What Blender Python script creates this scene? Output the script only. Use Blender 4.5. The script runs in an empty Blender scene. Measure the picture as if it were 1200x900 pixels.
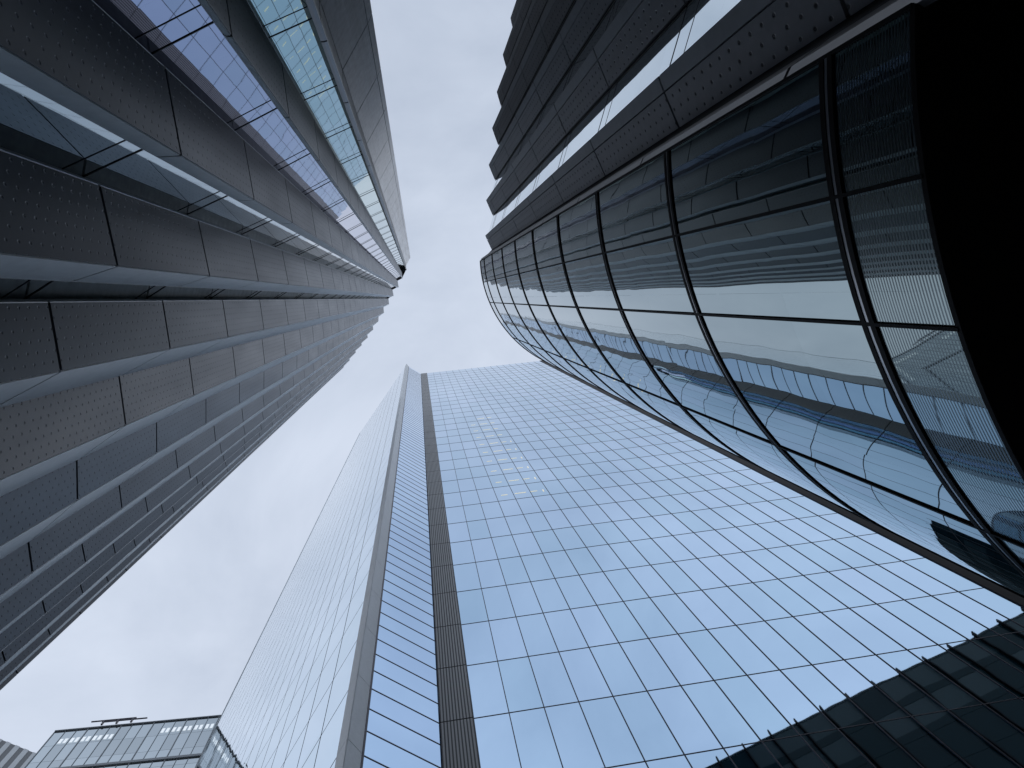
import bpy, bmesh, math, random
from mathutils import Vector, Matrix
random.seed(7)
scene = bpy.context.scene
COL = scene.collection

# ------------------------------------------------------------------ camera
FPX, CX, CY = 900.0, 600.0, 450.0            # focal length and principal point in photo pixels
ZX, ZY = 488.5, 349.7                        # zenith vanishing point
EYE = 1.6
U = Vector((ZX - CX, -(ZY - CY), -FPX)).normalized()
Xa = Vector((1, 0, 0)); Xa = (Xa - U * Xa.dot(U)).normalized()
Ya = U.cross(Xa)
cam_d = bpy.data.cameras.new('camera'); cam = bpy.data.objects.new('camera', cam_d); COL.objects.link(cam)
cam_d.sensor_fit = 'HORIZONTAL'; cam_d.sensor_width = 36.0; cam_d.lens = FPX / 1200.0 * 36.0
cam_d.clip_start = 0.1; cam_d.clip_end = 3000
cam.matrix_world = Matrix.Translation((0, 0, EYE)) @ Matrix((Xa, Ya, U)).to_4x4()
scene.camera = cam

# ------------------------------------------------------------------ sky, sun, exposure
SUN_EL, SUN_AZ = math.radians(50), math.radians(60)      # sun behind the clouds, az measured from +X to +Y
world = bpy.data.worlds.new('World'); scene.world = world; world.use_nodes = True
wt = world.node_tree; wn = wt.nodes; wl = wt.links
for n in list(wn): wn.remove(n)
w_out = wn.new('ShaderNodeOutputWorld'); w_bg = wn.new('ShaderNodeBackground'); w_bg.inputs[1].default_value = 0.1
sky = wn.new('ShaderNodeTexSky'); sky.sky_type = 'NISHITA'; sky.sun_disc = False
sky.sun_elevation = SUN_EL; sky.sun_rotation = math.pi / 2 - SUN_AZ
tc = wn.new('ShaderNodeTexCoord')
mp = wn.new('ShaderNodeMapping'); mp.inputs['Location'].default_value = (3.1, 0.7, 1.3)
mp.inputs['Scale'].default_value = (1.0, 1.3, 1.0)
nz = wn.new('ShaderNodeTexNoise'); nz.inputs['Scale'].default_value = 2.7; nz.inputs['Detail'].default_value = 7
nz.inputs['Roughness'].default_value = 0.55; nz.inputs['Distortion'].default_value = 0.4
cr = wn.new('ShaderNodeValToRGB')
cr.color_ramp.elements[0].position = 0.30; cr.color_ramp.elements[0].color = (4.95, 5.7, 7.0, 1)
cr.color_ramp.elements[1].position = 0.70; cr.color_ramp.elements[1].color = (7.45, 8.2, 9.55, 1)
mx = wn.new('ShaderNodeMixRGB'); mx.inputs[0].default_value = 0.88
wl.new(tc.outputs['Generated'], mp.inputs[0]); wl.new(mp.outputs[0], nz.inputs['Vector'])
wl.new(nz.outputs['Fac'], cr.inputs[0]); wl.new(sky.outputs[0], mx.inputs[1]); wl.new(cr.outputs[0], mx.inputs[2])
wl.new(mx.outputs[0], w_bg.inputs[0]); wl.new(w_bg.outputs[0], w_out.inputs[0])
sun_d = bpy.data.lights.new('sun', 'SUN'); sun_d.energy = 0.5; sun_d.angle = math.radians(60); sun_d.color = (1, .96, .9)
sun = bpy.data.objects.new('sun', sun_d); COL.objects.link(sun)
sdir = Vector((math.cos(SUN_EL) * math.cos(SUN_AZ), math.cos(SUN_EL) * math.sin(SUN_AZ), math.sin(SUN_EL)))
sun.rotation_euler = (-sdir).to_track_quat('-Z', 'Y').to_euler(); sun.location = (0, -20, 220)
vs = scene.view_settings
vs.view_transform = 'Standard'; vs.look = 'None'; vs.exposure = 0.0; vs.gamma = 1.0; vs.use_curve_mapping = False
try:
    scene.cycles.max_bounces = 10; scene.cycles.glossy_bounces = 6; scene.cycles.diffuse_bounces = 4
except Exception: pass

# ------------------------------------------------------------------ plan helpers
def G(px, py):
    """horizontal offset per metre of height above the eye for a photo point"""
    r = Vector((px - CX, -(py - CY), -FPX)); k = r.dot(U)
    return Vector((r.dot(Xa) / k, r.dot(Ya) / k))
def P(px, py, h): return G(px, py) * h
def to_px(p):
    v = Vector((p[0], p[1], p[2] - EYE)); r = Xa * v.x + Ya * v.y + U * v.z
    if r.z > -1e-4: return None
    return (CX - FPX * r.x / r.z, CY + FPX * r.y / r.z)
def clip_rect(poly):
    def cut(pl, f):
        out = []
        for i in range(len(pl)):
            a, b = pl[i - 1], pl[i]; fa, fb = f(a), f(b)
            if (fa >= 0) != (fb >= 0):
                t = fa / (fa - fb); out.append((a[0] + t * (b[0] - a[0]), a[1] + t * (b[1] - a[1])))
            if fb >= 0: out.append(b)
        return out
    for f in (lambda p: p[0], lambda p: 1200 - p[0], lambda p: p[1], lambda p: 900 - p[1]):
        poly = cut(poly, f)
        if len(poly) < 3: return 0.0
    return abs(sum(poly[i - 1][0] * poly[i][1] - poly[i][0] * poly[i - 1][1] for i in range(len(poly)))) / 2
def seen_area(pts):
    pp = [to_px(p) for p in pts]
    if None in pp: return 0.0
    return clip_rect(pp)

# ------------------------------------------------------------------ mesh helpers
class MB:
    def __init__(s): s.v = []; s.f = []; s.uv = []; s.area = 0.0; s.smooth = False
    def poly(s, pts, uvs=None):
        i = len(s.v); s.v += [tuple(p) for p in pts]; s.f.append(tuple(range(i, i + len(pts))))
        s.uv += list(uvs) if uvs else [(p[0] + p[1], p[2]) for p in pts]
    def merge(s, o):
        i = len(s.v); s.v += o.v; s.f += [tuple(k + i for k in f) for f in o.f]; s.uv += o.uv
        s.smooth = s.smooth or o.smooth
        return s
    def slab(s, p, q, z0, z1, t, u0=0.0, proud=0.0, inset=0.0, v0=0.0):
        """upright board from plan point p to q; its front is on the right hand walking p->q"""
        p = Vector(p); q = Vector(q); d = (q - p); L = d.length; d = d / L; n = Vector((d.y, -d.x))
        p = p + d * inset; q = q - d * inset
        a, b = p + n * proud, q + n * proud; c, e = q - n * t, p - n * t
        A0, B0, C0, E0 = [(k.x, k.y, z0) for k in (a, b, c, e)]
        A1, B1, C1, E1 = [(k.x, k.y, z1) for k in (a, b, c, e)]
        ua, ub = u0 + inset, u0 + L - inset
        s.poly([A0, B0, B1, A1], [(ua, z0 - v0), (ub, z0 - v0), (ub, z1 - v0), (ua, z1 - v0)])
        m = [(0.001, 0.001)] * 4
        s.poly([B0, C0, C1, B1], m); s.poly([C0, E0, E1, C1], m); s.poly([E0, A0, A1, E1], m)
        s.poly([A1, B1, C1, E1], m); s.poly([E0, C0, B0, A0], m)
        s.area = max(s.area, seen_area([A0, B0, B1, A1]))
        return s
    def box(s, c, ax, ay, hz):
        """box about centre c with horizontal half-vectors ax, ay and half-height hz"""
        c = Vector(c); ax = Vector((ax[0], ax[1], 0)); ay = Vector((ay[0], ay[1], 0)); z = Vector((0, 0, hz))
        k = [c + sx * ax + sy * ay + sz * z for sz in (-1, 1) for sx, sy in ((-1, -1), (1, -1), (1, 1), (-1, 1))]
        for f in ((0, 1, 5, 4), (1, 2, 6, 5), (2, 3, 7, 6), (3, 0, 4, 7), (4, 5, 6, 7), (3, 2, 1, 0)):
            s.poly([k[i] for i in f])
        return s
    def build(s, name, m, parent=None):
        me = bpy.data.meshes.new(name); me.from_pydata(s.v, [], s.f)
        ul = me.uv_layers.new(name='UVMap')
        flat = [c for uv in s.uv for c in uv]; ul.data.foreach_set('uv', flat)
        me.materials.append(m)
        if s.smooth:
            bm = bmesh.new(); bm.from_mesh(me); bmesh.ops.remove_doubles(bm, verts=bm.verts, dist=1e-4); bm.to_mesh(me); bm.free()
            for p in me.polygons: p.use_smooth = True
            me.set_sharp_from_angle(angle=math.radians(35))
        o = bpy.data.objects.new(name, me); COL.objects.link(o)
        if parent: o.parent = parent
        return o
class Batch:
    """collects repeated parts: the 100 that show largest become parts, the rest one 'stuff' part"""
    def __init__(s, name, mat, parent, cap=100): s.n = name; s.m = mat; s.p = parent; s.l = []; s.cap = cap
    def add(s, mb): s.l.append(mb); return mb
    def done(s):
        s.l.sort(key=lambda b: -b.area)
        for b in s.l[:s.cap]: b.build(s.n, s.m, s.p)
        rest = s.l[s.cap:]
        if rest:
            m = MB()
            for b in rest: m.merge(b)
            o = m.build(s.n, s.m, s.p); o['kind'] = 'stuff'
def thing(name, label, cat, loc=(0, 0, 0), group=None):
    o = bpy.data.objects.new(name, None); COL.objects.link(o); o.location = loc
    o['label'] = label; o['category'] = cat
    if group: o['group'] = group
    return o
def inset_poly(pts, d):
    """mitred offset of an open plan polyline by d away from its front (front = right hand)"""
    out = []
    for i, p in enumerate(pts):
        ns = []
        for a, b in ((i - 1, i), (i, i + 1)):
            if a >= 0 and b < len(pts):
                e = (pts[b] - pts[a]).normalized(); ns.append(Vector((e.y, -e.x)))
        n = sum(ns, Vector((0, 0)))
        if n.length < 0.2: n = ns[0]
        n.normalize(); k = max(0.45, n.dot(ns[0]))
        out.append(p - n * (d / k))
    return out
def wall_shell(pts, z0, z1, cap=True, cap_z=None):
    mb = MB()
    for i in range(len(pts)):
        a, b = pts[i], pts[(i + 1) % len(pts)]
        mb.poly([(a.x, a.y, z0), (b.x, b.y, z0), (b.x, b.y, z1), (a.x, a.y, z1)])
    if cap: mb.poly([(p.x, p.y, z1) for p in pts])
    return mb

# ------------------------------------------------------------------ materials
def mat(name, base=(.5, .5, .5), rough=.5, metal=0.0, spec=.5):
    m = bpy.data.materials.new(name); m.use_nodes = True; b = m.node_tree.nodes['Principled BSDF']
    b.inputs['Base Color'].default_value = (*base, 1); b.inputs['Roughness'].default_value = rough
    b.inputs['Metallic'].default_value = metal; b.inputs['Specular IOR Level'].default_value = spec
    return m
def N(m, t, **kw):
    n = m.node_tree.nodes.new(t)
    for k, v in kw.items():
        if k in n.inputs: n.inputs[k].default_value = v
        else: setattr(n, k, v)
    return n
def LK(m, a, b): m.node_tree.links.new(a, b)
def bsdf(m): return m.node_tree.nodes['Principled BSDF']
def mth(m, op, a, b=None, c=None):
    n = N(m, 'ShaderNodeMath', operation=op)
    for i, x in enumerate((a, b, c)):
        if x is None: continue
        if hasattr(x, 'links'): LK(m, x, n.inputs[i])
        else: n.inputs[i].default_value = x
    return n.outputs[0]
def weather(m, base, amt=.25, scale=(1.2, 1.2, .25), rough=.5, bump=0.0):
    """uneven metal / stone: cloudy tone, faint vertical streaks, uneven gloss"""
    tcn = N(m, 'ShaderNodeTexCoord'); mpn = N(m, 'ShaderNodeMapping'); mpn.inputs['Scale'].default_value = scale
    LK(m, tcn.outputs['Object'], mpn.inputs[0])
    n1 = N(m, 'ShaderNodeTexNoise', Scale=1.0, Detail=6.0, Roughness=.6); LK(m, mpn.outputs[0], n1.inputs['Vector'])
    n2 = N(m, 'ShaderNodeTexNoise', Scale=6.0, Detail=5.0, Roughness=.6); LK(m, tcn.outputs['Object'], n2.inputs['Vector'])
    s = mth(m, 'MULTIPLY_ADD', n1.outputs['Fac'], .65, mth(m, 'MULTIPLY', n2.outputs['Fac'], .35))
    r = N(m, 'ShaderNodeValToRGB'); LK(m, s, r.inputs[0])
    r.color_ramp.elements[0].position = .3; r.color_ramp.elements[1].position = .7
    r.color_ramp.elements[0].color = (*[c * (1 - amt) for c in base], 1)
    r.color_ramp.elements[1].color = (*[c * (1 + amt) for c in base], 1)
    ge = N(m, 'ShaderNodeNewGeometry'); mi = N(m, 'ShaderNodeMixRGB', blend_type='MULTIPLY'); mi.inputs[0].default_value = 1.0
    LK(m, r.outputs[0], mi.inputs[1]); LK(m, mth(m, 'MULTIPLY_ADD', ge.outputs['Random Per Island'], .36, .82), mi.inputs[2]); r = mi
    LK(m, r.outputs[0], bsdf(m).inputs['Base Color'])
    LK(m, mth(m, 'MULTIPLY_ADD', n1.outputs['Fac'], .22, rough - .11), bsdf(m).inputs['Roughness'])
    return r
def glassy(name, base, rough=.02, wave=.02, wscale=.55, tint=.06, cell=(1.0, 1.0), alt=None, metal=1.0):
    """coated facade glass: mirror-like with a tint, slightly warped, each pane a touch different"""
    m = mat(name, base, rough, metal)
    uv = N(m, 'ShaderNodeUVMap'); dv = N(m, 'ShaderNodeVectorMath', operation='DIVIDE'); dv.inputs[1].default_value = (*cell, 1)
    fl = N(m, 'ShaderNodeVectorMath', operation='FLOOR'); wnz = N(m, 'ShaderNodeTexWhiteNoise', noise_dimensions='3D')
    LK(m, uv.outputs[0], dv.inputs[0]); LK(m, dv.outputs[0], fl.inputs[0]); LK(m, fl.outputs[0], wnz.inputs['Vector'])
    mxn = N(m, 'ShaderNodeMixRGB'); LK(m, wnz.outputs['Value'], mxn.inputs[0])
    alt = alt or base
    mxn.inputs[1].default_value = (*[c * (1 - tint) for c in base], 1); mxn.inputs[2].default_value = (*[min(1, c * (1 + tint)) for c in alt], 1)
    LK(m, mxn.outputs[0], bsdf(m).inputs['Base Color'])
    tcn = N(m, 'ShaderNodeTexCoord'); nn = N(m, 'ShaderNodeTexNoise', Scale=wscale, Detail=1.5, Roughness=.4)
    ad = N(m, 'ShaderNodeVectorMath', operation='MULTIPLY_ADD'); ad.inputs[1].default_value = (9, 9, 9)
    LK(m, wnz.outputs['Color'], ad.inputs[0]); LK(m, tcn.outputs['Object'], ad.inputs[2]); LK(m, ad.outputs[0], nn.inputs['Vector'])
    bp = N(m, 'ShaderNodeBump', Strength=1.0, Distance=wave); LK(m, nn.outputs['Fac'], bp.inputs['Height'])
    LK(m, bp.outputs[0], bsdf(m).inputs['Normal'])
    return m
def dotted(name, base, rough=.5, du=.117, dv=.20, rad=.017, metal=.35, grille=False):
    """metal panel pressed with a staggered pattern of small dimples (UV in metres)"""
    m = mat(name, base, rough, metal); r = weather(m, base, .22, (1.5, 1.5, .3), rough)
    uv = N(m, 'ShaderNodeUVMap'); sp = N(m, 'ShaderNodeSeparateXYZ'); LK(m, uv.outputs[0], sp.inputs[0])
    uu = mth(m, 'DIVIDE', sp.outputs[0], du); row = mth(m, 'FLOOR', uu)
    off = mth(m, 'MULTIPLY', mth(m, 'MODULO', row, 2.0), .5)
    vv = mth(m, 'ADD', mth(m, 'DIVIDE', sp.outputs[1], dv), off)
    fu = mth(m, 'MULTIPLY', mth(m, 'SUBTRACT', mth(m, 'FRACT', uu), .5), du)
    fv = mth(m, 'MULTIPLY', mth(m, 'SUBTRACT', mth(m, 'FRACT', vv), .5), dv * .75)
    d = mth(m, 'SQRT', mth(m, 'ADD', mth(m, 'MULTIPLY', fu, fu), mth(m, 'MULTIPLY', fv, fv)))
    mr = N(m, 'ShaderNodeMapRange', interpolation_type='SMOOTHSTEP'); LK(m, d, mr.inputs[0])
    mr.inputs[1].default_value = rad * .7; mr.inputs[2].default_value = rad * 1.35; mr.inputs[3].default_value = 0.0; mr.inputs[4].default_value = 1.0
    bp = N(m, 'ShaderNodeBump', Strength=1.0, Distance=.02); LK(m, mr.outputs[0], bp.inputs['Height']); LK(m, bp.outputs[0], bsdf(m).inputs['Normal'])
    # punched centre of each dimple is an open hole
    hole = N(m, 'ShaderNodeMapRange'); LK(m, d, hole.inputs[0])
    hole.inputs[1].default_value = rad * .75; hole.inputs[2].default_value = rad * 1.0; hole.inputs[3].default_value = .15; hole.inputs[4].default_value = 1.0
    mu = N(m, 'ShaderNodeMixRGB', blend_type='MULTIPLY'); mu.inputs[0].default_value = 1.0
    LK(m, r.outputs[0], mu.inputs[1]); LK(m, hole.outputs[0], mu.inputs[2]); LK(m, mu.outputs[0], bsdf(m).inputs['Base Color'])
    return m
def lined(name, base, dark, pitch, axis=1, rough=.5, duty=.35, metal=.3):
    """fine louvres: dark gaps along one UV axis"""
    m = mat(name, base, rough, metal)
    uv = N(m, 'ShaderNodeUVMap'); sp = N(m, 'ShaderNodeSeparateXYZ'); LK(m, uv.outputs[0], sp.inputs[0])
    f = mth(m, 'FRACT', mth(m, 'DIVIDE', sp.outputs[axis], pitch)); g = mth(m, 'GREATER_THAN', f, duty)
    mxn = N(m, 'ShaderNodeMixRGB'); LK(m, g, mxn.inputs[0]); mxn.inputs[1].default_value = (*dark, 1); mxn.inputs[2].default_value = (*base, 1)
    LK(m, mxn.outputs[0], bsdf(m).inputs['Base Color'])
    return m

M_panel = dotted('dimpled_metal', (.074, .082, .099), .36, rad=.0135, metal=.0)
M_panel_dk = dotted('dimpled_metal_dark', (.40, .40, .42), .42, metal=.2, du=.15, dv=.24, rad=.02)
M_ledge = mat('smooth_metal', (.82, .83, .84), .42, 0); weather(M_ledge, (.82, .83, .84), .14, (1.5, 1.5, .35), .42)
M_ledge_dk = mat('smooth_metal_dark', (.52, .53, .545), .42, .1); weather(M_ledge_dk, (.52, .53, .545), .16, (1.5, 1.5, .35), .4)
M_wing = mat('stained_metal', (.66, .66, .665), .4, .2); weather(M_wing, (.66, .66, .665), .5, (2.6, 2.6, .12), .42)
M_frame = mat('dark_frame', (.045, .047, .052), .4, .3); weather(M_frame, (.045, .047, .052), .25, (2, 2, .5), .4)
M_return = mat('return_metal', (.14, .14, .145), .35, .5); weather(M_return, (.14, .14, .145), .2, (1.5, 1.5, .3), .36)
M_core = mat('dark_backing', (.018, .018, .02), .8)
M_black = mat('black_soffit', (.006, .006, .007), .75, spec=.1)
M_rdk = glassy('smoky_glass', (.34, .38, .40), .015, .0018, .7, .03)
M_rvi = glassy('violet_glass', (.40, .40, .50), .015, .0018, .7, .03)
M_rgl = glassy('recess_glass', (.40, .52, .50), .015, .0018, .7, .03)
M_wgl = glassy('clear_mirror_glass', (.66, .74, .77), .015, .0018, .7, .03)
M_bay = glassy('bay_glass', (.325, .395, .405), .012, .009, .6, .03, (1.6, 3.9))
M_frit = glassy('fritted_glass', (.28, .345, .34), .02, .010, .6, .03, (1.6, 3.9))
def frit_lines(m, pitch, dark):
    b = bsdf(m); src = b.inputs['Base Color'].links[0].from_socket
    uv = N(m, 'ShaderNodeUVMap'); sp = N(m, 'ShaderNodeSeparateXYZ'); LK(m, uv.outputs[0], sp.inputs[0])
    g = mth(m, 'GREATER_THAN', mth(m, 'FRACT', mth(m, 'DIVIDE', sp.outputs[1], pitch)), .5)
    mxn = N(m, 'ShaderNodeMixRGB'); LK(m, g, mxn.inputs[0]); LK(m, src, mxn.inputs[1]); mxn.inputs[2].default_value = (*dark, 1)
    LK(m, mxn.outputs[0], b.inputs['Base Color'])
    LK(m, mth(m, 'MULTIPLY_ADD', g, .28, .02), b.inputs['Roughness'])
frit_lines(M_frit, .030, (.17, .20, .21))
M_blue = glassy('blue_glass', (.505, .705, .885), .015, .005, .35, .04, (1.32, 4.13), (.54, .70, .89))
M_facet = glassy('pale_blue_glass', (.50, .675, .91), .015, .004, .35, .03, (2.9, 1.377), (.51, .69, .90))
M_left = glassy('silver_glass', (.58, .74, .85), .02, .010, .35, .03, (2.0, 4.13), (.60, .74, .86))
M_mull = mat('mullion_metal', (.055, .052, .07), .4, .4)
M_bronze = mat('bronze_trim', (.085, .078, .075), .5, .2); weather(M_bronze, (.10, .093, .09), .2, (1, 1, .2), .75); bsdf(M_bronze).inputs['Specular IOR Level'].default_value = .08; bsdf(M_bronze).inputs['Metallic'].default_value = 0
M_fin = mat('satin_metal', (.74, .75, .75), .42, .1); weather(M_fin, (.74, .75, .75), .12, (.8, .8, .12), .38)
M_louv = lined('louvre_metal', (.46, .455, .45), (.08, .08, .08), .12, 0, .5, .45)
M_grille = dotted('grille_metal', (.50, .49, .47), .5, .05, .06, .016, .3)
M_steel = mat('steel_strip', (.46, .47, .49), .3, .8); weather(M_steel, (.46, .47, .49), .12, (2, 2, 1), .32)
M_rubber = mat('black_gasket', (.006, .006, .007), .6, 0, .12)
M_trim = mat('grey_trim', (.30, .32, .34), .5)
M_teal = glassy('teal_glass', (.53, .585, .61), .06, .01, .2, .10, (1.5, 3.8))
M_dark = mat('dark_teal_glass', (.006, .018, .020), .12, 0, .03)
M_skytint = mat('sky_tinted_glass', (.014, .030, .031), .4, 0, .08)  # paler colour stands for sky seen through the top storeys' glass
M_white = mat('white_cladding', (.62, .64, .65), .5); weather(M_white, (.62, .64, .65), .08, (.3, .3, .3), .5)
M_grey = mat('grey_cladding', (.20, .205, .21), .55); weather(M_grey, (.20, .205, .21), .12, (.3, .3, .3), .55)
M_roof = mat('roof_membrane', (.22, .22, .22), .9); weather(M_roof, (.22, .22, .22), .2, (.3, .3, .3), .85)
M_pave = mat('stone_paving', (.20, .195, .19), .75)
M_lamp = mat('lamp', (.9, .85, .7), .5)
bsdf(M_lamp).inputs['Emission Color'].default_value = (1, .92, .68, 1)
_g = N(M_lamp, 'ShaderNodeNewGeometry'); LK(M_lamp, mth(M_lamp, 'MULTIPLY_ADD', _g.outputs['Random Per Island'], .45, .35), bsdf(M_lamp).inputs['Emission Strength'])
M_dash = mat('cool_dash', (.9, .9, .9), .5)
bsdf(M_dash).inputs['Emission Color'].default_value = (.85, .93, 1, 1); bsdf(M_dash).inputs['Emission Strength'].default_value = .55
def paving():
    m = M_pave; tcn = N(m, 'ShaderNodeTexCoord'); br = N(m, 'ShaderNodeTexBrick', Scale=1.0)
    br.inputs['Color1'].default_value = (.19, .185, .18, 1); br.inputs['Color2'].default_value = (.24, .235, .225, 1); br.inputs['Mortar'].default_value = (.08, .08, .08, 1)
    br.inputs['Mortar Size'].default_value = .008; br.inputs['Brick Width'].default_value = .9; br.inputs['Row Height'].default_value = .45
    LK(m, tcn.outputs['Object'], br.inputs['Vector']); LK(m, br.outputs['Color'], bsdf(m).inputs['Base Color'])
paving()

# ------------------------------------------------------------------ ground
gm = MB(); S = 1500
gm.poly([(-S, -S, 0), (S, -S, 0), (S, S, 0), (-S, S, 0)])
g_o = gm.build('ground', M_pave); g_o['kind'] = 'structure'

# ================================================================== dark saw-toothed tower on the left
HL = 110.0; ZT = HL + EYE
LT = thing('saw_toothed_tower', 'dark grey tower of dimpled metal panels folded into saw teeth, filling the left side', 'tower', (-12, 0, 0))
def PL(x, y): return P(x, y, HL)
joint0, pitch = 8.94 + EYE, 3.78
levels = [0.0] + [joint0 + pitch * k for k in range(-2, 27)] + [ZT]
levels = [z for z in levels if z >= 0]
# teeth along the facade, from the end wing to the far corner: P panel start, Q fold, R ledge tip, then recess glass
teeth = [
    dict(P=(471, 319), Q=(471.9, 326.2), R=(471.2, 326.15), g=((468, 322), (461.5, 325.5))),
    dict(P=(466, 329), Q=(467.2, 336.8), R=(465, 336.95), g=((461, 334.5), (455, 337))),
    dict(P=(460, 339.5), Q=(461.3, 346.8), R=(457.2, 348.2), g=((452.5, 347.3), (448, 349))),
    dict(P=(455.2, 350), Q=(456, 356.4), R=(449.6, 359.9), g=((446.5, 358), (443.5, 359.5))),
    dict(P=(449.8, 361), Q=(450, 366.5), R=(444, 370.9), g=((441, 368.6), (438, 370))),
    dict(P=(443.7, 371.5), Q=(443.5, 376.5), R=(437.5, 381.7), g=((434.7, 379), (432, 380.6))),
    dict(P=(437.4, 382.3), Q=(437.4, 386.2), R=(431, 391.8), g=((428.5, 389), (426, 391))),
    dict(P=(431, 392.6), Q=(431, 395.6), R=(424, 401.7), g=((421.7, 399), (419.3, 401))),
    dict(P=(424, 402.3), Q=(424, 404.5), R=(417, 410.5), g=((414.8, 408), (412.5, 410))),
    dict(P=(417, 411), Q=(417, 413), R=(410, 420), g=((407.8, 417.5), (405.5, 420))),
    dict(P=(410, 420.4), Q=(410, 422), R=(403, 429.0), g=((401, 427), (399, 429))),
    dict(P=(403, 429.6), Q=(403, 430.2), R=(395.5, 435.6), g=((393.5, 434), (391.5, 435.5))),
    dict(P=(395, 436), Q=(395, 437), R=(387, 442.6), g=((385, 441), (383, 442.5))),
]
for i in range(4, len(teeth)):
    rx, ry = teeth[i - 1]['R']; dx, dy = rx - ZX, ry - ZY; a_ = math.radians(.5 if i < 8 else .3)
    teeth[i]['P'] = (ZX + 1.004 * (dx * math.cos(a_) - dy * math.sin(a_)), ZY + 1.004 * (dx * math.sin(a_) + dy * math.cos(a_)))
b_pan = Batch('perforated_panel', M_panel, LT); b_led = Batch('ledge_panel', M_ledge, LT)
b_ret = Batch('recess_panel', M_return, LT); b_gls = Batch('window', M_rgl, LT, 30); b_gld = Batch('window', M_rdk, LT, 40); b_glv = Batch('window', M_rvi, LT, 30); b_trn = Batch('transom', M_frame, LT)
b_fst = Batch('frame_strip', M_wing, LT); b_wng = Batch('wing_panel', M_wing, LT); b_grl = Batch('grille_strip', M_grille, LT); b_cap = Batch('recess_cap', M_frame, LT)
def shift(mb, off):
    mb.v = [(x - off[0], y - off[1], z - off[2]) for x, y, z in mb.v]; return mb
OFF = (-12, 0, 0)
def rows(batch, a, b, gap=.032, t=.05, proud=0., lv=levels, off=OFF, inset=.012, u0=0.):
    for z0, z1 in zip(lv[:-1], lv[1:]):
        if z1 - z0 < .2: continue
        mb = MB().slab(a, b, z0 + gap, z1 - gap, t, u0=u0, proud=proud, inset=inset, v0=lv[1])
        batch.add(shift(mb, off))
front = []
# end wing: edge strip, broad stained panels, grille, dark return
w_back = Vector((-5.2, -27.0))
W0 = PL(481, 301.5); W1 = PL(480.2, 303.2); W2 = PL(475.9, 311.0); W3 = PL(476.0, 313.2); W4 = PL(476.5, 316.5)
g0a = PL(474.2, 310.2).lerp(W4, .5); g0b = PL(467.5, 313.5).lerp(PL(*teeth[0]['P']), .5)
front += [W0, W1, W2, W3, W4, g0a, g0b]
rows(b_wng, W0, W1); rows(b_wng, W1, W2); rows(b_grl, W2, W3, inset=.0); rows(b_ret, W3, W4); rows(b_ret, W4, g0a)
glasses = [(g0a, g0b)]
prev = g0b
for i, t in enumerate(teeth):
    p, q, r = PL(*t['P']), PL(*t['Q']), PL(*t['R']); ga, gb = PL(*t['g'][0]), PL(*t['g'][1])
    if i + 1 < len(teeth): ga, gb = ga.lerp(r, .72), gb.lerp(PL(*teeth[i + 1]['P']), .72)
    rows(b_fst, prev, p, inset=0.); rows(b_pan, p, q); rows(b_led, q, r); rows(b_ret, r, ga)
    front += [p, q, r, ga, gb]; glasses.append((ga, gb)); prev = gb
for k, (a, b) in enumerate(glasses):
    d = (b - a).normalized(); n = Vector((d.y, -d.x))
    L = (b - a).length
    for z0, z1 in zip(levels[:-1], levels[1:]):
        mb = MB().slab(a, b, z0, z1, .03, v0=joint0); (b_glv if k == 1 else b_gld if k > 1 else b_gls).add(shift(mb, OFF))
        if k < 5 and z0 > 0.1:
            # floor transom and the slimmer one half a metre below it, carried out to the panel edge
            for zz, hh, pr in ((z0, .009, .010), (z0 - .49, .005, .007)):
                mb = MB().slab(a, b, zz - hh, zz + hh, .0, proud=pr); b_trn.add(shift(mb, OFF))
# dark caps closing the head of each recess
fr_pts = [(W4, teeth[0]['P'])] + [(PL(*t['R']), teeth[i + 1]['P']) for i, t in enumerate(teeth[:-1])]
for (a, b), (ga, gb) in zip(fr_pts, glasses):
    b = PL(*b); mb = MB(); z0, z1 = ZT - .5, ZT + .02
    lo = [(p.x, p.y, z0) for p in (ga, a, b, gb)]; hi = [(p.x, p.y, z1) for p in (ga, a, b, gb)]
    mb.poly(lo); mb.poly(hi[::-1])
    for j in range(4): mb.poly([lo[j], lo[(j + 1) % 4], hi[(j + 1) % 4], hi[j]])
    b_cap.add(shift(mb, OFF))
for b in (b_pan, b_led, b_ret, b_fst, b_gls, b_glv, b_gld, b_trn, b_wng, b_grl, b_cap): b.done()
corner = front[-1] * 1.5 + Vector((-2.5, 0))
core = inset_poly(front, .055)
body = [w_back] + core + [corner, Vector((-40, 20)), Vector((-40, -27))]
shift(wall_shell(body, 0, ZT - .15), OFF).build('core_wall', M_core, LT)

# ================================================================== glass tower in the middle
HT = 160.0; ZTT = HT + EYE
GT_off = (5, 25, 0)
GT = thing('blue_glass_tower', 'tall blue mirrored glass tower with thin dark grid lines and a louvred grey strip', 'tower', GT_off)
A = P(493.3, 438, HT); B = P(632.5, 423, HT)
md = (B - A).normalized(); mn = Vector((md.y, -md.x))          # main face direction, normal towards the eye
if mn.dot(-A) < 0: mn = -mn
strip_w = 1.25
A2 = A + md * strip_w
R_fin = P(479, 429.5, HT); M_fin_pt = Vector((-.1000, .58579)) * 23.2 * (R_fin.length / (Vector((-.07994, .61026)) * 23.2).length)
floors = [26.84 + EYE + 4.13 * k for k in range(-7, 40)]
floors = [z for z in floors if .5 < z < ZTT - 1.0]
flv = [0.0] + floors + [ZTT]
def on_main(px, py):
    g = G(px, py); h = A.dot(mn) / g.dot(mn); p = g * h; return (p - A).dot(md), h + EYE
b_pane = Batch('glass_pane', M_blue, GT); b_m = Batch('mullion', M_mull, GT); b_t = Batch('transom', M_mull, GT)
ncol = 18; cw = ((B - A).length - strip_w) / ncol
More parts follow.
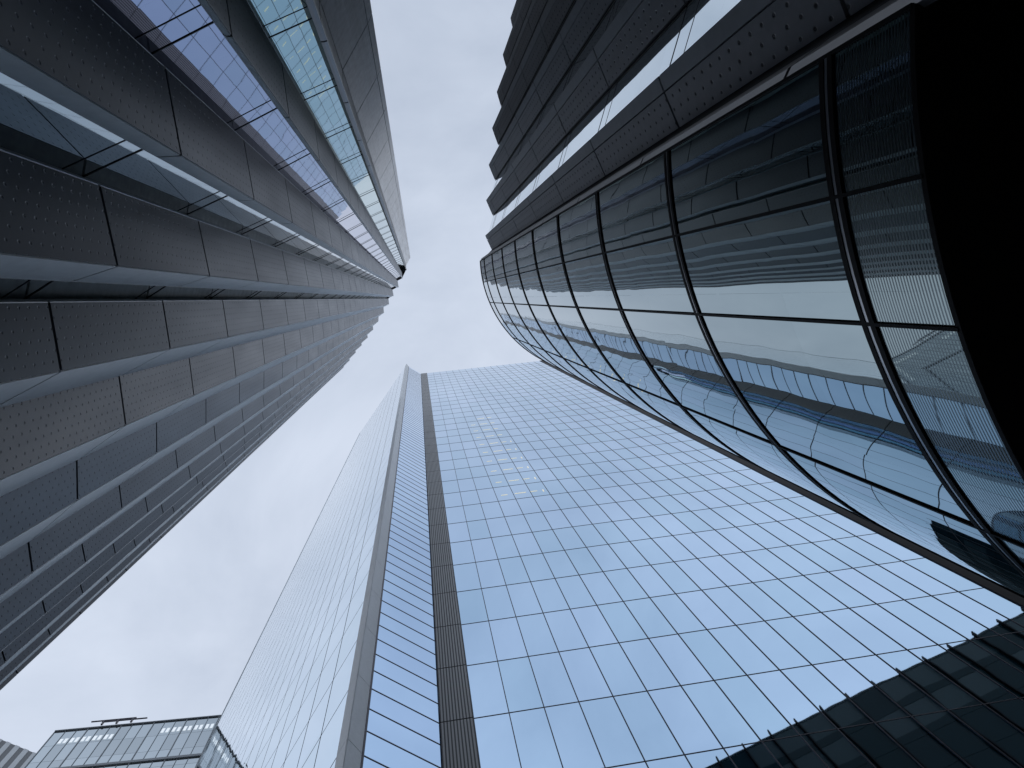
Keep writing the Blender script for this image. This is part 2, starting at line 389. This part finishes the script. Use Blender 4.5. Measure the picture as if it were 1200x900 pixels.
for i in range(ncol):
    a, b = A2 + md * cw * i, A2 + md * cw * (i + 1)
    for z0, z1 in zip(flv[:-1], flv[1:]):
        mb = MB().slab(a, b, z0, z1, .03, u0=1.32 * i, v0=flv[1])
        b_pane.add(shift(mb, GT_off))
for i in range(ncol + 1):
    c = A2 + md * cw * i
    b_m.add(shift(MB().box((c.x + mn.x * .01, c.y + mn.y * .01, ZTT / 2), md * .016, mn * .016, ZTT / 2), GT_off))
for z in floors:
    c = (A2 + B) / 2
    b_t.add(shift(MB().box((c.x, c.y, z), md * ((B - A2).length / 2), mn * .012, .020), GT_off))
# lit ceilings of a few bays: lamps drawn as glowing dashes on the glass front
b_l = Batch('bright_dash', M_lamp, GT)
sg = [on_main(450 + x / 4, 400 + 712 / 4)[0] for x in (545, 576, 612, 668, 690, 725)]
z_row = on_main(450 + 630 / 4, 400 + 712 / 4)[1]
for k in range(10):
    z = z_row + 4.13 * k
    for j, (s0, s1) in enumerate(((sg[0], sg[1]), (sg[2], sg[3]), (sg[4], sg[5]))):
        if k == 9 and j == 0: continue
        c = A + md * ((s0 + s1) / 2)
        b_l.add(shift(MB().box((c.x + mn.x * .012, c.y + mn.y * .012, z), md * ((s1 - s0) / 2), mn * .01, .042), GT_off))
    if k < 6:
        c = A + md * (sg[5] + .45)
        b_l.add(shift(MB().box((c.x + mn.x * .012, c.y + mn.y * .012, z - .15), md * .04, mn * .01, .28), GT_off))
# louvred strip
b_s = Batch('louvre_panel', M_louv, GT)
for z0, z1 in zip(flv[:-1], flv[1:]):
    b_s.add(shift(MB().slab(A, A2, z0 + .03, z1 - .03, .05, proud=.05, inset=.01), GT_off))
# facet between strip and fin, glazed in low wide lights
fd = (A - R_fin); fl = fd.length; fd = fd / fl; fn = Vector((fd.y, -fd.x))
b_f = Batch('facet_pane', M_facet, GT); b_ft = Batch('facet_transom', M_mull, GT)
third = [z + 1.377 * j for z in [floors[0] - 8.26, floors[0] - 4.13] + floors for j in range(3)]
third = [z for z in third if .5 < z < ZTT - .3]
tl = [0.0] + third + [ZTT]
for z0, z1 in zip(tl[:-1], tl[1:]):
    b_f.add(shift(MB().slab(R_fin, A, z0, z1, .03, v0=tl[1]), GT_off))
for z in third:
    c = (R_fin + A) / 2
    b_ft.add(shift(MB().box((c.x, c.y, z), fd * (fl / 2), fn * .014, .024), GT_off))
# satin metal fin: front and its return on the left face
LDIR = math.radians(121.0); ld = Vector((math.cos(LDIR), math.sin(LDIR))); ln = Vector((-ld.y, ld.x))
if ln.dot(-M_fin_pt) < 0: ln = -ln
def at_az(az):                                     # point of the left face plane in direction az
    u = Vector((math.cos(az), math.sin(az))); return u * (M_fin_pt.dot(ln) / u.dot(ln))
azL = math.atan2(G(391, 900).y, G(391, 900).x); F_l = at_az(math.radians(100.62))
b_fp = Batch('fin_panel', M_fin, GT)
for z0, z1 in zip(flv[:-1], flv[1:]):
    b_fp.add(shift(MB().slab(M_fin_pt, R_fin, z0 + .015, z1 - .015, .05, proud=.02, inset=.005), GT_off))
    b_fp.add(shift(MB().slab(F_l, M_fin_pt, z0 + .015, z1 - .015, .05, proud=.02, inset=.005), GT_off))
e = R_fin; b_m.add(shift(MB().box((e.x, e.y, ZTT / 2), fd * .035, fn * .05, ZTT / 2), GT_off))
# left face, clipped by its leaning far edge and sloping head
def left_pt(px, py):
    g = G(px, py); u = g.normalized(); p = at_az(math.atan2(u.y, u.x)); return p, p.length / g.length + EYE
k_p, k_z = left_pt(422, 507); e_p, e_z = left_pt(242, 875)
sK, sE = (k_p - F_l).dot(ld), (e_p - F_l).dot(ld)
s_base = sK + (sE - sK) * (0 - k_z) / (e_z - k_z)
lface = [(0, 0), (s_base, 0), (sK, k_z), (0, ZTT)]
def clip_poly(poly, x0, x1, y0, y1):
    def cut(pl, f):
        out = []
        for i in range(len(pl)):
            a, b = pl[i - 1], pl[i]; fa, fb = f(a), f(b)
            if (fa >= 0) != (fb >= 0):
                t = fa / (fa - fb); out.append((a[0] + t * (b[0] - a[0]), a[1] + t * (b[1] - a[1])))
            if fb >= 0: out.append(b)
        return out
    for f in (lambda p: p[0] - x0, lambda p: x1 - p[0], lambda p: p[1] - y0, lambda p: y1 - p[1]):
        if len(poly) < 3: return []
        poly = cut(poly, f)
    return poly
b_lp = Batch('silver_pane', M_left, GT)
zmax = max(k_z, ZTT); lz = [0.0] + [floors[0] - 8.26 + 4.13 * k for k in range(0, 60)]
lz = [z for z in lz if 0 <= z < zmax] + [zmax]
lw = 2.0; ncl = int(max(s_base, sK) / lw) + 1
for i in range(ncl):
    for z0, z1 in zip(lz[:-1], lz[1:]):
        pl = clip_poly(lface, i * lw + .035, (i + 1) * lw - .035, z0 + .04, z1 - .04)
        if len(pl) < 3: continue
        mb = MB(); pts = [((F_l + ld * s).x, (F_l + ld * s).y, z) for s, z in pl]
        mb.poly(pts, [(s, z) for s, z in pl]); mb.area = seen_area(pts); b_lp.add(shift(mb, GT_off))
for b in (b_pane, b_m, b_t, b_l, b_s, b_f, b_ft, b_fp, b_lp): b.done()
# edge trim on the right and left corners, and the body behind the skin
tr = MB().slab(B, B + md * .6, 0, ZTT + .2, .4, proud=.06); shift(tr, GT_off).build('corner_trim', M_bronze, GT)
Bx = B + md * .6
Kp, Ep = F_l + ld * sK, F_l + ld * s_base
lt = MB()
for o_ in (0,):
    a, b = Vector((Ep.x, Ep.y, 0)), Vector((Kp.x, Kp.y, k_z)); l3 = Vector((ld.x, ld.y, 0)) * .12; n3 = Vector((ln.x, ln.y, 0)) * .06
    q = [a, a + l3, b + l3, b]
    lt.poly([p + n3 for p in q]); lt.poly([p - n3 for p in q][::-1])
    for j in range(4): lt.poly([q[j] - n3, q[(j + 1) % 4] - n3, q[(j + 1) % 4] + n3, q[j] + n3])
shift(lt, GT_off).build('edge_trim', M_fin, GT)
ins = -.04
bodyp = [F_l, M_fin_pt, R_fin, A, B]
cp = [p + Vector((0, .06)) for p in bodyp]
bk = MB(); z = ZTT - .05
def V3(p, z): return (p.x, p.y, z)
for a, b in zip(cp[:-1], cp[1:]): bk.poly([V3(a, 0), V3(b, 0), V3(b, z), V3(a, z)])
li = -ln * .06
bk.poly([V3(Ep + li, 0), V3(F_l + li, 0), V3(F_l + li, z), V3(Kp + li, k_z)])
bk2 = MB()
Cr, Cb = Vector((Bx.x + 3, 48)), Vector((8, 58))
bk2.poly([V3(Bx, 0), V3(Cr, 0), V3(Cr, z), V3(Bx, z)]); bk2.poly([V3(Cr, 0), V3(Cb, 0), V3(Cb, z), V3(Cr, z)])
bk2.poly([V3(Cb, 0), V3(Ep, 0), V3(Kp, k_z)]); bk2.poly([V3(Cb, 0), V3(Kp, k_z), V3(Cb, z)])
shift(bk2, GT_off).build('rear_facade', M_left, GT)
rf = MB(); rf.poly([V3(p, z) for p in (cp[0], cp[1], cp[2], cp[3], cp[4], Bx, Cr, Cb)]); rf.poly([V3(cp[0], z), V3(Cb, z), V3(Kp, k_z)])
shift(rf, GT_off).build('roof', M_roof, GT)
shift(bk, GT_off).build('core_wall', M_core, GT)

# ================================================================== curved glass office block on the right
AS = .85; HA = 39.4 * AS; ZA = HA + EYE
OB_off = (9, -4, 0)
OB = thing('curved_glass_block', 'dark office block on the right with curved mirrored glass bay and stepped metal ledges', 'office block', OB_off)
H0 = 5.93 * AS
CC = Vector((1.5586, -.3622)) * H0; CR = 1.0160 * H0
def th_at(az):                                     # angle about the bay's centre for a sight line az
    u = Vector((math.cos(az), math.sin(az))); b_ = u.dot(CC); dd = b_ * b_ - CC.length_squared + CR * CR
    p = u * (b_ - math.sqrt(max(0, dd))); return math.atan2(p.y - CC.y, p.x - CC.x) % (2 * math.pi)
azs = [math.radians(a) for a in (-30.39, -13.59, 3.19, 22.3)]
ths = [th_at(a) for a in azs]                      # decreasing towards the tower side
step = ths[2] - ths[3]
th_list = ths + [ths[3] - step * k for k in range(1, 7)]
zb = 4.865 * AS + EYE
rings = [H0 + EYE + 3.9 * AS * k for k in range(9)]
zlv = [zb] + rings + [ZA]
def arc_pt(th, r): return Vector((CC.x + r * math.cos(th), CC.y + r * math.sin(th)))
def arc_pane(t0, t1, z0, z1, r, n=14, nv=4, thick=.02):
    mb = MB(); mb.smooth = True
    for i in range(n):
        a0, a1 = t0 + (t1 - t0) * i / n, t0 + (t1 - t0) * (i + 1) / n
        p, q = arc_pt(a0, r), arc_pt(a1, r); pi, qi = arc_pt(a0, r - thick), arc_pt(a1, r - thick)
        u0_, u1_ = abs(a0 - ths[0]) * CR, abs(a1 - ths[0]) * CR
        mb.poly([V3(p, z0), V3(q, z0), V3(q, z1), V3(p, z1)], [(u0_, z0), (u1_, z0), (u1_, z1), (u0_, z1)])
        mb.poly([V3(qi, z0), V3(pi, z0), V3(pi, z1), V3(qi, z1)]); mb.poly([V3(p, z1), V3(q, z1), V3(qi, z1), V3(pi, z1)])
        mb.poly([V3(pi, z0), V3(qi, z0), V3(q, z0), V3(p, z0)])
    for a in (t0, t1):
        p, pi = arc_pt(a, r), arc_pt(a, r - thick); mb.poly([V3(p, z0), V3(pi, z0), V3(pi, z1), V3(p, z1)])
    mb.area = seen_area([V3(arc_pt(t0, r), z0), V3(arc_pt(t1, r), z0), V3(arc_pt(t1, r), z1), V3(arc_pt(t0, r), z1)])
    return mb
b_g = Batch('curved_pane', M_bay, OB); b_fr = Batch('fritted_pane', M_frit, OB)
for t0, t1 in zip(th_list[:-1], th_list[1:]):
    for j, (z0, z1) in enumerate(zip(zlv[:-1], zlv[1:])):
        mb = arc_pane(t0 - .003, t1 + .003, z0 + .02, z1 - .02, CR)
        (b_fr if j == 0 else b_g).add(shift(mb, OB_off))
T0, T1 = th_list[0], th_list[-1]
b_k = Batch('floor_band', M_rubber, OB); b_ks = Batch('steel_strip', M_steel, OB); b_v = Batch('glazing_joint', M_rubber, OB)
for z in rings:
    for dz in (-.052, .052): b_k.add(shift(arc_pane(T0, T1, z + dz - .030, z + dz + .030, CR + .016, 90, thick=.06), OB_off))
    b_ks.add(shift(arc_pane(T0, T1, z - .020, z + .020, CR + .011, 90, thick=.05), OB_off))
b_k.add(shift(arc_pane(T0, T1, zb - .028, zb + .018, CR + .012, 90, thick=.07), OB_off))
b_k.add(shift(arc_pane(T0, T1, ZA - .10, ZA + .03, CR + .02, 90, thick=.12), OB_off))
for t in th_list:
    c = arc_pt(t, CR); r_ = (c - CC).normalized(); t_ = Vector((-r_.y, r_.x))
    b_v.add(shift(MB().box((c.x, c.y, (zb + ZA) / 2), t_ * .013, r_ * .016, (ZA - zb) / 2), OB_off))
for b in (b_g, b_fr, b_k, b_ks, b_v): b.done()
# soffit under the bay and the recessed dark base
def PA(x, y): return P(x, y, HA)
tips = [(568.5, 276), (569.5, 234.5), (572.5, 193), (576.5, 150), (582, 107.5), (589, 64), (598, 21), (609, -24), (622, -70)]
vals = [(576.5, 293.5), (577.5, 253), (580, 211.5), (583.5, 170), (587, 125), (593, 79), (600.5, 32.5), (610.5, -14), (622.5, -60)]
zt0 = 0.0
alv = [0.0] + [11.1 * AS + EYE + 4.43 * AS * k for k in range(-2, 7)] + [ZA]
b_ap = Batch('perforated_panel', M_panel_dk, OB); b_al = Batch('ledge_panel', M_ledge_dk, OB); b_ar = Batch('grille_strip', M_grille, OB)
b_ag = Batch('window', M_wgl, OB); b_at = Batch('transom', M_frame, OB); b_ae = Batch('edge_trim', M_frame, OB); b_rp = Batch('recess_panel', M_return, OB)
bay_edge = arc_pt(T0, CR)
az_s = math.radians(-31.6); s_end = Vector((math.cos(az_s), math.sin(az_s))) * (bay_edge.length + .10)
fa = []
def arows(batch, a, b, proud=0., gap=.028, inset=.010, u0=0., lv=alv):
    for z0, z1 in zip(lv[:-1], lv[1:]):
        batch.add(shift(MB().slab(b, a, z0 + gap, z1 - gap, .05, u0=u0, proud=proud, inset=inset, v0=lv[1]), OB_off))
fa.append(s_end)
V_prev = None
b_st = Batch('edge_strip', M_return, OB)
# walking from the last tooth back to the bay keeps each front on the right hand
poly = []
for (tp, vl) in reversed(list(zip(tips, vals))):
    T_, V_ = PA(*tp), PA(*vl)
    rad = T_.normalized(); W_ = T_ + Vector((.125, -.055)); V2 = V_ + Vector((.02, -.02))
    poly.append((W_, T_, V_, V2))
pl_front = []
for i, (W_, T_, V_, V2) in enumerate(poly):
    d = V_ - T_; F_ = T_ + d * .29; n = Vector((d.y, -d.x)).normalized()
    if n.dot(-T_) < 0: n = -n
    F2 = F_ + n * .006; E_ = T_ + d * .965
    pl_front += [W_, T_, F2, E_, V_]
    arows(b_rp, W_, T_); arows(b_al, T_, F2); arows(b_ap, F2, E_); arows(b_ae, E_, V_, gap=.0)
    if i < len(poly) - 1:
        Wn = poly[i + 1][0]; V2 = V2.lerp(Wn, .06); pl_front.append(V2); arows(b_ar, V_, V2)
        for z0, z1 in zip(alv[:-1], alv[1:]):
            b_ag.add(shift(MB().slab(Wn, V2, z0, z1, .03, v0=alv[1]), OB_off))
            if z0 > .1:
                for zz, hh, po in ((z0, .013, .02), (z0 - .5, .008, .014)):
                    b_at.add(shift(MB().slab(Wn, V2, zz - hh, zz + hh, .0, proud=po * .2), OB_off))
    else:
        last = V_ + V_.normalized() * .12
        pl_front.append(last); arows(b_ae, V_, last)
        arows(b_ae, last, s_end); arows(b_st, s_end, bay_edge, inset=.0); pl_front += [s_end, bay_edge]
for b in (b_ap, b_al, b_ar, b_ag, b_at, b_ae, b_rp, b_st): b.done()
core2 = inset_poly(pl_front, -.055)
arc_core = [arc_pt(T0 + (T1 - T0) * i / 60, CR - .08) for i in range(1, 61)]
back = [Vector((24, arc_core[-1].y)), Vector((24, -26)), Vector((pl_front[0].x + 3, -26))]
up = MB()
ring = core2 + arc_core + back
for i in range(len(ring)):
    a, b = ring[i], ring[(i + 1) % len(ring)]
    lowz = zb if (len(core2) - 1 <= i < len(core2) + len(arc_core) - 1) else 0.0
    up.poly([V3(a, lowz), V3(b, lowz), V3(b, ZA - .1), V3(a, ZA - .1)])
up.poly([V3(p, ZA - .1) for p in ring])
shift(up, OB_off).build('core_wall', M_core, OB)
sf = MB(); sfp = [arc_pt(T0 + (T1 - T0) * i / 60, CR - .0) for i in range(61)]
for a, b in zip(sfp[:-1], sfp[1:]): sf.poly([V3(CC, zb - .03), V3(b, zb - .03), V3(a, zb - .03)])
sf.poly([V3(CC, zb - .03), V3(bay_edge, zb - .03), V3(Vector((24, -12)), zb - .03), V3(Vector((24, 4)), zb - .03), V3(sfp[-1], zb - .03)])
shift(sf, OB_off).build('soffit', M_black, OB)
ls = MB(); lr = CR - 2.2
for i in range(48):
    a0, a1 = 2 * math.pi * i / 48, 2 * math.pi * (i + 1) / 48
    p, q = arc_pt(a0, lr), arc_pt(a1, lr); ls.poly([V3(p, 0), V3(q, 0), V3(q, zb - .03), V3(p, zb - .03)])
shift(ls, OB_off).build('lobby_wall', M_dark, OB)

# ================================================================== finned glass block behind it (seen mirrored in the blue tower)
HF = 60.0; zf = HF + EYE
def mirror(px, py, h):
    p = P(px, py, h); return p - mn * 2 * (mn.dot(p) - mn.dot(A))
f0, f1 = mirror(812, 909, HF), mirror(1290, 676, HF)
dF = (f1 - f0).normalized(); nF = Vector((-dF.y, dF.x))
if nF.dot(A - f0) < 0: nF = -nF
FB_off = (f0.x, f0.y, 0)
FB = thing('finned_glass_block', 'dark glass block with projecting vertical fins, mirrored in the lower right of the blue tower', 'office block', FB_off)
LF = (f1 - f0).length
def fslab(a, b, z0, z1, t, proud=0.):
    return shift(MB().slab(b, a, z0, z1, t, proud=proud), FB_off) if Vector(((b - a).y, -(b - a).x)).dot(nF) < 0 else shift(MB().slab(a, b, z0, z1, t, proud=proud), FB_off)
b1 = Batch('glass_pane', M_dark, FB); b2 = Batch('facade_fin', M_black, FB); b3 = Batch('floor_edge', M_dark, FB); b4 = Batch('sky_tinted_pane', M_skytint, FB)
nF_ = 16; wF = LF / nF_
fz = [0.0] + [zf - 3.6 * k for k in range(16, -1, -1) if zf - 3.6 * k > 1]
for i in range(nF_):
    a, b = f0 + dF * wF * i, f0 + dF * wF * (i + 1)
    for k_, (z0, z1) in enumerate(zip(fz[:-1], fz[1:])):
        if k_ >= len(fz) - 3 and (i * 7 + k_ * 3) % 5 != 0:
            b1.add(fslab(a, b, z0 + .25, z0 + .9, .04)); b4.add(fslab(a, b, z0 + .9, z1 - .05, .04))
        else: b1.add(fslab(a, b, z0 + .25, z1 - .05, .04))
for z in fz[1:]: b3.add(fslab(f0, f1, z - .05, z + .25, .3, .02))
for i in range(nF_ + 1):
    c = f0 + dF * wF * i + nF * .15
    b2.add(shift(MB().box((c.x, c.y, (zf + .55) / 2), dF * .06, nF * .17, (zf + .55) / 2), FB_off))
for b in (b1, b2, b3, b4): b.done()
fb_pts = [f0 - nF * .15, f1 - nF * .15, f1 - nF * 14, f0 - nF * 14]
shift(wall_shell(fb_pts, 0, zf - .1), FB_off).build('core_wall', M_dark, FB)

# ================================================================== teal glass block far behind the tower
HB = 110.0; zB = HB + EYE
c0, c1 = P(65, 857, HB), P(257, 839, HB)
dB = (c1 - c0).normalized(); nB = Vector((dB.y, -dB.x))
TB_off = (c0.x, c0.y, 0)
TB = thing('teal_glass_block', 'grey teal glass office block behind the blue tower, a dark rail along its roof', 'office block', TB_off)
LB = 60.0; c1 = c0 + dB * LB
bp_ = Batch('glass_pane', M_teal, TB); bm_ = Batch('mullion', M_trim, TB); bl_ = Batch('bright_dash', M_dash, TB); bb_ = Batch('floor_band', M_trim, TB)
zz = [0.0] + [zB - 3.8 * k for k in range(29, -1, -1)]; zz = sorted(set(z for z in zz if z >= 0))
for i in range(40):
    a, b = c0 + dB * 1.5 * i, c0 + dB * 1.5 * (i + 1)
    for z0, z1 in zip(zz[:-1], zz[1:]): bp_.add(shift(MB().slab(a, b, z0 + .02, z1 - .02, .05, u0=1.5 * i + .001, inset=.02, v0=zz[1] if len(zz) > 1 else 0), TB_off))
for i in range(0, 41):
    c = c0 + dB * 1.5 * i; w = .055 if i % 3 == 0 else .018
    bm_.add(shift(MB().box((c.x + nB.x * .02, c.y + nB.y * .02, zB / 2), dB * w, nB * .06, zB / 2), TB_off))
for z, hh in ((zB - 9.8, .24), (zB - .1, .08)):
    c = (c0 + c1) / 2; bb_.add(shift(MB().box((c.x + nB.x * .1, c.y + nB.y * .1, z), dB * (LB / 2), nB * .09, hh), TB_off))
rr = random.Random(3)
for i in range(40):
    if i % 9 in (0, 8) or rr.random() < .12: continue
    for j in range(2):
        c = c0 + dB * (1.5 * i + .4 + .65 * j)
        bl_.add(shift(MB().box((c.x + nB.x * .03, c.y + nB.y * .03, zB - 2.6 - .25 * (i < 8)), dB * .2, nB * .01, .55), TB_off))  # pale emissive dashes on the pane fronts, in a row below the roof
for b in (bp_, bm_, bl_, bb_): b.done()
rl = MB()
for s0, s1, zr in ((4.4, 10.6, 1.15), (6, 12.2, .8)):
    c = c0 + dB * ((s0 + s1) / 2) + nB * .3; rl.box((c.x, c.y, zB + zr), dB * ((s1 - s0) / 2), nB * .08, .07)
for s in (6.2, 8.2, 10.2):
    c = c0 + dB * s + nB * .3; rl.box((c.x, c.y, zB + .55), dB * .12, nB * .1, .5)
shift(rl, TB_off).build('roof_rail', M_mull, TB)
body = [c0 - nB * .06, c1 - nB * .06, c1 - nB * 30, c0 - nB * 30]
shift(wall_shell(body, 0, zB - .05), TB_off).build('core_wall', M_grey, TB)

# ================================================================== striped tower at the far left
HS = 165.0; zS = HS + EYE
d0, d1 = P(-60, 842, HS), P(42, 883, HS)
dS = (d1 - d0).normalized(); nS = Vector((dS.y, -dS.x))
if nS.dot(-d0) < 0: nS = -nS
SB_off = (d0.x, d0.y, 0)
SB = thing('striped_tower', 'distant tower crowned with white and grey vertical stripes at the lower left corner', 'tower', SB_off)
LS = (d1 - d0).length + 8; d1 = d0 + dS * LS
def sslab(a, b, z0, z1, t, proud=0.):
    n = Vector(((b - a).y, -(b - a).x))
    return shift(MB().slab(a, b, z0, z1, t, proud=proud) if n.dot(nS) > 0 else MB().slab(b, a, z0, z1, t, proud=proud), SB_off)
q1 = Batch('white_fin', M_white, SB); q2 = Batch('grey_panel', M_grey, SB); q3 = Batch('window_band', M_blue, SB); q4 = Batch('floor_edge', M_white, SB)
ns = int(LS / .95); ws = LS / ns
for i in range(ns):
    a, b = d0 + dS * ws * i, d0 + dS * ws * (i + 1); (q1 if i % 2 else q2).add(sslab(a, b, zS - 7.5, zS, .3, .12 if i % 2 else 0))
z = zS - 7.5
while z > 4:
    q3.add(sslab(d0, d1, z - 3.2, z, .1)); q4.add(sslab(d0, d1, z - 4.0, z - 3.2, .12, .03)); z -= 4.0
for b in (q1, q2, q3, q4): b.done()
body = [d0 - nS * .35, d1 - nS * .35, d1 - nS * 25, d0 - nS * 25]
shift(wall_shell(body, 0, zS - .1), SB_off).build('core_wall', M_grey, SB)
